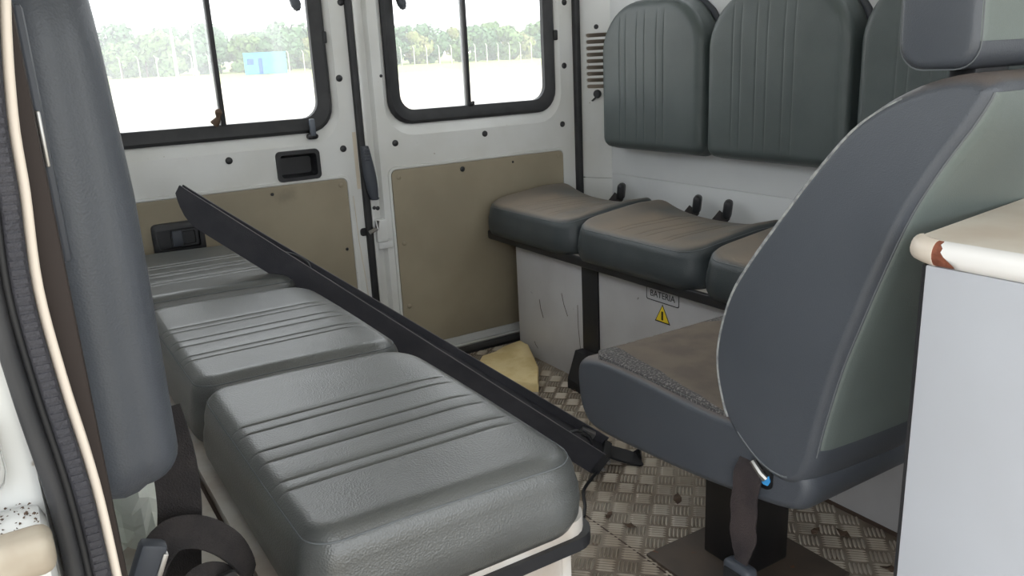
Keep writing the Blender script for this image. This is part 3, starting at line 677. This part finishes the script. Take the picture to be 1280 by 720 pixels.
# back panel, side light put into its pale green-grey colour, slightly proud of the shell
L = []
sp_ = [.945, .935, .92, .90, .88, .86, .84, .75, .6, .4, .2]
for s in [-q for q in sp_] + [0] + sp_[::-1]:
    q = [p for p in sec_back(s, .0016 if abs(s) < .94 else -.002)[NF + 4:NF + 40] if p[1] > .0]
    j = [i for i in range(len(q)) if .44 < q[i][1] < .946]
    L.append([(taper(s, q[i][1]), q[i][0], q[i][1]) for i in range(1, 31)])
nn = len(L[0]); vs = [p for r in L for p in r] + [(p[0], p[1] + .010, p[2]) for r in L for p in r]; m_ = len(L) * nn; fs = []
for i in range(len(L) - 1):
    for j in range(nn - 1):
        a = i * nn + j; fs.append([a, a + nn, a + nn + 1, a + 1]); fs.append([m_ + a, m_ + a + 1, m_ + a + nn + 1, m_ + a + nn])
rim = [i * nn for i in range(len(L))] + [(len(L) - 1) * nn + j for j in range(1, nn)] + [i * nn + nn - 1 for i in range(len(L) - 2, -1, -1)] + [j for j in range(nn - 2, 0, -1)]
for k in range(len(rim)): a, b = rim[k], rim[(k + 1) % len(rim)]; fs.append([a, b, m_ + b, m_ + a])
obj('back_panel', (vs, fs), 'leather_back_lit', parent=back, ang=60)
# headrest
hx0, hx1 = 1.000, 1.285
L = []
hp = rrect(.556, .663, .960, 1.17, .032, 6)
for s in [-1, -.985, -.95, -.9, -.84, -.7, -.35, 0, .35, .7, .84, .9, .95, .985, 1]:
    e = max(0, (abs(s) - .84) / .16); q = 1 - .20 * (1 - math.sqrt(max(0, 1 - e * e)))
    L.append([((hx0 + hx1) / 2 + (hx1 - hx0) / 2 * s, .6095 + (a - .6095) * q + .18 * (1.07 - b) * -.18, 1.07 + (b - 1.07) * (1 - (1 - q) * .6)) for a, b in hp])
hr = obj('headrest', loft(L, True, True, True), 'leather_blue', parent=seat, ang=60)
for s, ox in ((-.93, -.0015), (.93, .0015)):
    e = (.93 - .84) / .16; q = 1 - .20 * (1 - math.sqrt(1 - e * e))
    P = [((hx0 + hx1) / 2 + (hx1 - hx0) / 2 * s + ox, .6095 + (a - .6095) * q * 1.008 - .0324 * (1.07 - b), 1.07 + (b - 1.07) * (1 - (1 - q) * .6) * 1.008) for a, b in hp]
    obj('headrest_seam', tube(P, .0010, 6, True), 'stitch', parent=hr)
L = []
for s in (-.96, -.94, -.92, -.89, -.86, -.8, -.4, 0, .4, .8, .86, .89, .92, .94, .96):
    q = 1 - .20 * round_in(s, .84); hy = .6095 + (.556 - .6095) * q - .0014 + (.003 if abs(s) > .95 else 0)
    L.append([((hx0 + hx1) / 2 + (hx1 - hx0) / 2 * s, hy + yy - .0324 * (1.07 - z), z) for yy, z in ((0, .994), (0, 1.138), (.01, 1.138), (.01, .994))])
obj('headrest_back', loft(L, True, True, True), 'leather_back_lit', parent=hr, smooth=False)  # headrest back coloured paler for the light falling on it
for a in (1.085, 1.20):
    obj('headrest_post', tube([(a, .590, .93), (a, .592, .985)], .006, 10), 'steel', parent=hr)
obj('headrest_collar', box(1.045, 1.125, .578, .615, .940, .968, .006), 'black', parent=hr)
# belt anchor: dark opening with bolt and blue paint, webbing with buckle
an = obj('belt_anchor', loft([[(X0 - .0005, a, b) for a, b in rrect(.765, .803, .325, .374, .014, 4)], [(X0 - .003, a, b) for a, b in rrect(.766, .802, .326, .373, .013, 4)]], True, True, True), 'black_steel', parent=seat)
obj('anchor_bar', tube([(X0 - .006, .802, .366), (X0 - .008, .783, .352), (X0 - .006, .775, .345)], .0055, 8), 'steel', parent=an)
k = obj('blue_mark', plate([(.771, .352), (.777, .346), (.784, .345), (.788, .339), (.780, .334), (.772, .335), (.768, .343)], [], X0 - .0048, X0 - .003, yz), 'blue', parent=an, smooth=False); k['label'] = 'bright blue paint dab'
wp = smooth_path([(X0 + .004, .806, .362), (X0 - .008, .808, .346), (X0 - .016, .808, .29), (X0 - .020, .804, .245), (X0 - .024, .802, .210), (X0 - .026, .800, .180)], 5)
wv = [ (0, 1, 0) ] * len(wp)
P = []
for i, p in enumerate(wp): P.append(p)
L = []
for i, p in enumerate(P):
    t = i / (len(P) - 1); w = .026 if t < .7 else .026 - .012 * min(1, (t - .7) / .15)
    w += .0015 * math.sin(i * 1.3)
    L.append([(p.x - .0022, p.y - w, p.z), (p.x - .0030, p.y, p.z), (p.x - .0022, p.y + w, p.z), (p.x + .0015, p.y + w, p.z), (p.x + .0012, p.y, p.z), (p.x + .0015, p.y - w, p.z)])
obj('belt_webbing', loft(L, True, True, True), 'webbing_dusty', parent=seat)
bk = obj('belt_tongue', box(X0 - .042, X0 - .014, .772, .830, .11, .190, .010, 3), 'grey_plastic', parent=seat)
obj('buckle_cover', box(X0 - .046, X0 - .040, .780, .822, .11, .180, .003), 'black', parent=bk)

# ================================================================ CABINET
cab = empty('cabinet', (1.1, .3, 0)); tag(cab, 'white cabinet with chipped cream countertop behind the single seat', 'cabinet')
obj('cabinet_body', box(.868, 1.20, -.25, .515, 0, .752, .002), 'cabinet', parent=cab)
obj('corner_strip', box(.8685, .90, .515, .519, 0, .752), 'black', parent=cab, smooth=False)
tp = [(.872, -.25), (.872, .500), (.885, .532), (1.22, .574), (1.22, -.25)]
def inset_poly(P, d):
    out = []; n = len(P)
    for i in range(n):
        p0, p1, p2 = Vector(P[i - 1]), Vector(P[i]), Vector(P[(i + 1) % n]); a = (p1 - p0).normalized(); b = (p2 - p1).normalized()
        na = Vector((a.y, -a.x)); nb = Vector((b.y, -b.x)); m = (na + nb).normalized(); out.append(tuple(p1 + m * d / max(.3, m.dot(na))))
    return out
L = [[(a, b, .752) for a, b in tp], [(a, b, .782) for a, b in tp]]
obj('countertop', loft(L, True, True, True), 'countertop', parent=cab, smooth=False)
# rounded white band along the open side, chipped off near the corner
def band(y0, y1, x=.872, r=.015):
    n = 10; A_ = [(x - r * math.cos(a) * .9, .767 + r * math.sin(a)) for a in [-math.pi / 2 + math.pi * k / n for k in range(n + 1)]]
    return A_
hb = band(0, 0)
nb = len(hb); jag = [-.004, -.010, -.016, -.012, -.006, .000, .004, .003, .007, .006, .008]
obj('edge_band', loft([[(a, y, b) for a, b in hb] for y in (-.25, 0, .2, .40, .472)] + [[(a, .490 + jag[i], b) for i, (a, b) in enumerate(hb)]], True, True, True), 'band', parent=cab, ang=60)
o = obj('chipped_core', loft([[(.872 + (a - .872) * q, y, .767 + (b - .767) * .97) for a, b in hb] for y, q in ((.466, .80), (.476, .86), (.484, .78), (.490, .90), (.496, .82), (.502, .92), (.508, .86))], True, True, True), 'chip', parent=cab, ang=60); o['label'] = 'rusty brown chip in the white edge band'
cp = []
for (cx, cy, nx_, ny_) in ((.872, .504, -1, .05), (.8735, .510, -.97, .2), (.878, .520, -.90, .42), (.885, .531, -.75, .66), (.893, .535, -.4, .9)):
    cp.append([(cx + nx_ * (.872 - a), cy + ny_ * (.872 - a), b) for a, b in hb])
obj('corner_cap', loft(cp, True, True, True), 'cream', parent=cab, ang=60)

# ================================================================ LOOSE THINGS
# charcoal trim channel leaning from the floor over the white bench
Lw = Vector((1.118, 1.432, .050)); Up = Vector((.345, 2.06, .742)); D = (Up - Lw).normalized()
bdir = Vector((D.y, -D.x, 0)).normalized()
if bdir.y < 0: bdir = -bdir
adir = bdir.cross(D).normalized()
if adir.z < 0: adir = -adir
Ln = (Up - Lw).length
def sect(t, thick=.004):
    c = Lw + D * (t * Ln); h = .056 + .010 * t; w = .070 - .052 * min(1, t * 1.15); lip = .020 - .016 * t
    if t > .93: h *= max(.25, 1 - ((t - .93) / .07) ** 2 * .75)
    th = thick
    pts = [(0, -h), (0, .006), (th, .006), (th, -.004), (w, -.004), (w, lip), (w + th, lip), (w + th, -.010), (th, -.010), (th, -h)]
    return [tuple(c + bdir * p + adir * q) for p, q in pts]
ts = [0, .02, .2, .4, .6, .8, .9, .93, .95, .965, .98, .99, 1.0]
ch = obj('trim_channel', loft([sect(t) for t in ts], True, True, True), 'charcoal', origin=tuple(Lw), smooth=False)
tag(ch, 'long charcoal trim channel leaning from the floor over the white bench', 'trim piece')
def chp(t, p, q): return tuple(Lw + D * (t * Ln) + bdir * p + adir * q)
e = obj('channel_end', loft([[chp(-.012, 0, -.052), chp(-.012, .07, -.012), chp(-.012, .07, .012), chp(-.012, 0, .004)], [chp(.004, 0, -.054), chp(.004, .07, -.012), chp(.004, .07, .012), chp(.004, 0, .004)]], True, True, True), 'black', parent=ch, smooth=False)
obj('worn_edge', tube([chp(t, .001, .0065) for t in (0, .2, .4, .6, .8, .93)], .0013, 5), 'worn', parent=ch)
obj('worn_edge', tube([chp(t, .070 - .052 * min(1, t * 1.15) + .002, .020 - .016 * t) for t in (0, .2, .4, .6, .8, .9)], .0011, 5), 'worn', parent=ch)
obj('end_bolt', tube([chp(-.02, .012, -.012), chp(-.005, .012, -.012)], .006, 8), 'steel', parent=ch)
obj('end_bolt', tube([chp(-.02, .010, -.035), chp(-.005, .010, -.035)], .005, 8), 'steel', parent=ch)
obj('end_clip', tube(smooth_path([chp(.03, .01, 0), chp(.045, .012, .018), chp(.07, .012, .018), chp(.085, .01, 0)], 4), .004, 8), 'black', parent=ch)
obj('end_clip', loft([[chp(.03, .05, -.002), chp(.03, .068, -.002), chp(.03, .068, .016), chp(.03, .05, .016)], [chp(.06, .05, -.002), chp(.06, .068, -.002), chp(.06, .068, .012), chp(.06, .05, .012)]], True, True, True), 'steel', parent=ch, smooth=False)
obj('channel_clip', tube(smooth_path([chp(.70, .004, .005), chp(.71, .006, .013), chp(.735, .006, .013), chp(.76, .004, .003)], 4), .003, 7), 'black', parent=ch)
p = smooth_path([(1.16, 1.50, .03), (1.19, 1.47, .02), (1.22, 1.43, .012), (1.25, 1.45, .006)], 4)
o = obj('floor_clip', ribbon(p, (1, 1, .3), .045, .006), 'black', origin=(1.2, 1.45, 0)); tag(o, 'black bent metal clip on the floor beside the trim channel end', 'clip')
p = smooth_path([(1.10, 1.44, .010), (1.03, 1.40, .004), (.98, 1.33, .004), (.93, 1.30, .004), (.80, 1.36, .004), (.72, 1.5, .004)], 6)
o = obj('cable', tube(p, .004, 7), 'black', origin=(1.0, 1.4, 0)); tag(o, 'thin black cable curling on the floor under the trim channel end', 'cable')

# foam off-cut on the floor
fp = [(1.20, 2.21), (1.27, 2.29), (1.33, 2.30), (1.37, 2.315), (1.425, 2.29), (1.428, 2.245), (1.36, 2.08), (1.28, 1.962), (1.262, 1.98), (1.20, 2.10)]
vs, fs = [], []; n = len(fp); c = Vector((1.32, 2.17))
rings = ((1, 0), (1.0, .026), (.97, .030), (.55, .031), (.15, .030))
for k, (q, z) in enumerate(rings):
    for i, (a, b) in enumerate(fp): vs.append((c.x + (a - c.x) * q, c.y + (b - c.y) * q, z + .003 * math.sin(i * 1.7 + k) * (k > 1) + (.018 if i in (4, 5) and k else 0) * q))
for k in range(len(rings) - 1):
    for i in range(n): fs.append([k * n + i, k * n + (i + 1) % n, (k + 1) * n + (i + 1) % n, (k + 1) * n + i])
fs.append([(len(rings) - 1) * n + i for i in range(n)]); fs.append(list(range(n)))
tag(obj('foam_offcut', (vs, fs), 'foam', origin=(1.32, 2.17, 0), ang=50), 'torn yellow foam piece on the floor by the rear door', 'foam')

# seat belt lying on the ledge beside the jamb
bt = empty('seat_belt', (.09, .86, .42)); tag(bt, 'black seat belt looped with a steel buckle on the white ledge', 'seat belt')
p = smooth_path([(.095, .90, .652), (.100, .89, .60), (.098, .885, .545), (.092, .89, .50), (.085, .90, .43)], 5)
obj('webbing', ribbon(p, (1, -.35, 0), .046, .003), 'webbing', parent=bt)
p = smooth_path([(.050, .835, .470), (.060, .845, .510), (.082, .85, .528), (.112, .85, .520), (.138, .845, .495), (.150, .835, .465), (.148, .82, .440), (.135, .80, .424)], 5)
obj('webbing', ribbon(p, (0, .6, .8), .036, .003), 'webbing', parent=bt)
p = smooth_path([(.060, .80, .450), (.080, .81, .478), (.102, .82, .487), (.124, .825, .475), (.132, .82, .450), (.128, .81, .424)], 5)
obj('webbing', ribbon(p, (.1, .7, .7), .026, .003), 'webbing', parent=bt)
p = smooth_path([(.040, .83, .421), (.040, .81, .46), (.043, .80, .50)], 4)
obj('buckle_stalk', ribbon(p, (1, .2, 0), .028, .004), 'webbing', parent=bt)
RB = Matrix.Translation((.046, .80, .525)) @ Matrix.Rotation(math.radians(24), 4, 'Y')
bb = box(-.013, .013, -.010, .010, -.034, .034, .005); bmesh.ops.transform(bb, matrix=RB, verts=bb.verts)
k = obj('buckle', bb, 'grey_plastic', parent=bt)
bb = box(.009, .0145, -.0112, .008, -.028, .026, .001); bmesh.ops.transform(bb, matrix=RB, verts=bb.verts)
obj('buckle_plate', bb, 'steel', parent=k)
lk = plate(rrect(-.030, .030, -.012, .012, .006, 4), [rrect(-.022, .022, -.005, .005, .003, 3)], -.003, .003)
lk = xform(lk, Matrix.Translation((.105, .815, .470)) @ Matrix.Rotation(math.radians(-8), 4, 'Y'))
obj('slide_ring', lk, 'black', parent=bt, smooth=False)
# crumpled paper
vs, fs = [], []; random.seed(3); n = 8
for i in range(n + 1):
    for j in range(n + 1):
        a, b = i / n, j / n
        vs.append((.026 + .085 * a, 1.02 + .05 * math.sin(a * 7 + b * 2) * .5 + .03 * b + random.uniform(-.008, .008), .421 + max(0, .155 * b * (1 - .35 * abs(math.sin(a * 5))) + random.uniform(-.004, .004) * (j > 0))))
for i in range(n):
    for j in range(n): fs.append([i * (n + 1) + j, (i + 1) * (n + 1) + j, (i + 1) * (n + 1) + j + 1, i * (n + 1) + j + 1])
o = obj('paper_sheet', (vs, fs), 'paper', origin=(.07, 1.03, .42), smooth=False); tag(o, 'crumpled pale paper behind the seat belt on the ledge', 'paper')
sm = o.modifiers.new('thickness', 'SOLIDIFY'); sm.thickness = .0008
# dry twigs in front of the belt
for k in range(4):
    a = .085 + k * .012
    o = obj('dry_twig', tube(smooth_path([(a, .775, .424 + .004 * k), (a + .018, .785, .436 + .003 * k), (a + .040, .790, .430 + .002 * k)], 4), .0022, 6), 'leaf_dry', origin=(a, .78, .42)); tag(o, 'dry brown twig on the ledge under the belt loop', 'twig', 'dry twigs on the ledge')
# dead leaf scraps on the floor
LS = ['dry leaf scrap lying against the battery bench near the black floor bracket', 'tiny dry leaf scrap under the front of the single seat', 'small dry leaf scrap on the floor plate seam', 'dry leaf scrap on the seam by the pedestal plate corner', 'large dry leaf scrap between the trim channel end and pedestal', 'small dry leaf scrap right of the pedestal under the backrest', 'dry leaf scrap at the foot of the battery bench under the single seat', 'dry leaf scrap on the floor beside the white cabinet']
for i, (a, b, r, an) in enumerate(((1.385, 1.90, .018, .3), (1.335, 1.72, .010, 1.1), (1.01, 1.28, .012, .4), (1.02, 1.22, .014, 2.0), (1.18, 1.24, .020, .8), (1.32, .97, .014, .2), (1.36, .93, .018, 1.4), (1.33, .80, .016, 2.2))):
    pts = [(a + r * q * math.cos(an + t), b + r * q * math.sin(an + t), .003 + .003 * math.sin(3 * t)) for t, q in ((0, 1.3), (.8, .6), (1.6, .5), (2.4, .7), (3.14, 1.2), (4, .6), (4.7, .45), (5.5, .65))]
    g = loft([pts, [(x, y, z + .0012) for x, y, z in pts]], True, True, True)
    tag(obj('leaf_scrap', g, 'leaf_dry', origin=(a, b, 0), smooth=False), LS[i], 'leaf', 'leaf scraps on the floor')

# ================================================================ OUTSIDE
def gz(x, y): 
    t = max(0, min(1, (y - 8) / 97)); return -.65 + 1.15 * t + max(0, (y - 105)) * .02
vs, fs = [], []; nx, ny = 30, 40
for i in range(nx + 1):
    for j in range(ny + 1):
        x = -220 + 520 * i / nx; y = -80 + 340 * (j / ny); vs.append((x, y, gz(x, y)))
for i in range(nx):
    for j in range(ny): a = i * (ny + 1) + j; fs.append([a, a + ny + 1, a + ny + 2, a + 1])
gm = mat('yard_ground', (206, 198, 182), .95, var=(190, 180, 162), vscale=.15)
def grass_band(m):
    nt = m.node_tree; N = nt.nodes; L = nt.links; b = N['Principled BSDF']; old = b.inputs['Base Color'].links[0].from_socket
    tc = N.new('ShaderNodeTexCoord'); s = N.new('ShaderNodeSeparateXYZ'); L.new(tc.outputs['Object'], s.inputs[0])
    n = N.new('ShaderNodeTexNoise'); n.inputs['Scale'].default_value = .12; n.inputs['Detail'].default_value = 6; L.new(tc.outputs['Object'], n.inputs['Vector'])
    a = N.new('ShaderNodeMath'); a.operation = 'MULTIPLY_ADD'; L.new(n.outputs[0], a.inputs[0]); a.inputs[1].default_value = 60; L.new(s.outputs[1], a.inputs[2])
    r = N.new('ShaderNodeMapRange'); L.new(a.outputs[0], r.inputs[0]); r.inputs[1].default_value = 88; r.inputs[2].default_value = 104
    x = N.new('ShaderNodeMix'); x.data_type = 'RGBA'; L.new(r.outputs[0], x.inputs[0]); L.new(old, x.inputs[6]); x.inputs[7].default_value = lin((150, 158, 96)); L.new(x.outputs[2], b.inputs['Base Color'])
grass_band(gm)
tag(obj('ground', (vs, fs), gm, smooth=False), 'pale dirt yard with a grassy far edge outside the van', 'ground', kind='structure')
# blue cabin
cb = empty('site_cabin', (30.3, 106, gz(30, 106))); tag(cb, 'small bright blue site cabin in front of the trees', 'cabin')
def cbox(name, a0, a1, d0, d1, z0, z1, m, parent=cb):
    b = box(a0, a1, d0, d1, z0, z1); return b
ca = math.radians(-14); g0 = gz(30, 106)
def cabin_part(name, a0, a1, d0, d1, z0, z1, m):
    b = box(a0, a1, d0, d1, z0, z1); bmesh.ops.transform(b, matrix=Matrix.Translation((30.3, 106, g0)) @ Matrix.Rotation(ca, 4, 'Z'), verts=b.verts); return obj(name, b, m, parent=cb, smooth=False)
cabin_part('cabin_body', -2.55, 2.55, 0, 2.4, .05, 2.60, 'container')
cabin_part('cabin_roof', -2.6, 2.6, -.05, 2.45, 2.60, 2.68, 'container')
cabin_part('cabin_window', -2.2, -1.4, -.04, .02, 1.2, 1.95, 'container_dark')
cabin_part('cabin_door', -.85, -.35, -.04, .02, .1, 2.0, 'container_dark')
# fence posts with leaning tops
pm = None
def fence_mesh():
    b = box(-.05, .05, -.05, .05, -.2, 2.4); b2 = box(-.04, .04, -.04, .04, 0, .4); bmesh.ops.transform(b2, matrix=Matrix.Translation((0, 0, 2.45)) @ Matrix.Rotation(math.radians(-35), 4, 'Y'), verts=b2.verts)
    b = merge(b, b2); me = bpy.data.meshes.new('fence_post'); b.to_mesh(me); b.free(); me.materials.append(M['concrete']); return me
pm = fence_mesh()
for k in range(34):
    x = 6 + k * 2.1; y = 112 + .02 * x
    if 25.5 < x < 35: continue
    o = link('fence_post', pm, None); o.location = (x, y, gz(x, y)); tag(o, 'slim pale concrete fence post with a bent top before the trees', 'fence post', 'yard fence posts')
for x, y, h in ((20.4, 110, 6.8), (22.8, 110.5, 6.2), (17.5, 90, 0)):
    if h:
        o = obj('utility_pole', tube([(x, y, gz(x, y) - .2), (x, y, gz(x, y) + h)], [.20, .13], 10), 'concrete', origin=(x, y, gz(x, y))); tag(o, 'tall pale utility pole taller than the fence posts', 'pole', 'utility poles in the yard')
# trees
def crown_mesh(seed, mname, sx, sz, nl=1300):
    r = random.Random(seed); vs, fs = [], []; blobs = []
    for k in range(11):
        a = r.random() * 6.28; q = r.random() ** .5 * .62; blobs.append((q * math.cos(a) * sx, q * math.sin(a) * sx, r.uniform(.02, .85) * sz, r.uniform(.32, .52) * sx))
    for k in range(nl):
        bx, by, bz, br = r.choice(blobs); u = r.uniform(-1, 1); a = r.random() * 6.28; s = math.sqrt(1 - u * u); q = br * r.uniform(.75, 1.08)
        c = Vector((bx + q * s * math.cos(a), by + q * s * math.sin(a), bz + q * u * .8)); d = Vector((s * math.cos(a), s * math.sin(a), u)) + Vector((r.uniform(-.7, .7), r.uniform(-.7, .7), r.uniform(-.4, .8))); d.normalize()
        t = d.orthogonal().normalized(); w = d.cross(t); sz_ = r.uniform(.16, .34); an = r.random() * 6.28; t, w = t * math.cos(an) + w * math.sin(an), w * math.cos(an) - t * math.sin(an); n = len(vs)
        for p, q2 in ((-1, -.4), (0, -.8), (1, -.3), (.6, .7), (-.5, .8)): vs.append(tuple(c + t * sz_ * p + w * sz_ * q2))
        fs.append([n, n + 1, n + 2, n + 3, n + 4])
    me = bpy.data.meshes.new('crown'); me.from_pydata(vs, [], fs); me.materials.append(M[mname]); return me
crowns = [crown_mesh(1, 'green1', 2.6, 5.0), crown_mesh(2, 'green2', 2.4, 5.6), crown_mesh(3, 'green3', 2.3, 4.4), crown_mesh(4, 'green2', 2.9, 5.0)]
TL = ['light green leafy tree beyond the fence', 'dark green leafy tree beyond the fence', 'olive yellow leafy tree beyond the fence', 'broad dark green tree beyond the fence']
tr = box(-.12, .12, -.12, .12, -.3, 2.6, .04); tme = bpy.data.meshes.new('trunk'); tr.to_mesh(tme); tr.free(); tme.materials.append(M['bark'])
rr = random.Random(11)
for row, (y0, sc, st) in enumerate(((121, .95, 3.6), (130, 1.12, 4.4))):
    x = -18 + row * 2
    while x < 112:
        k = rr.randrange(4); y = y0 + rr.uniform(-2, 2); s = 1.12 * sc * rr.uniform(.85, 1.12) * (1.06 if 34 < x < 44 else 1) * (.94 if x > 48 else 1)
        t = empty('tree', (x, y, gz(x, y))); t.rotation_euler = (0, 0, rr.random() * 6); t.scale = (s, s, s); tag(t, TL[k], 'tree', 'trees beyond the fence')
        c = link('crown', crowns[k], None, t); c.location = (0, 0, .25)
        link('trunk', tme, None, t)
        x += st * rr.uniform(.8, 1.2)
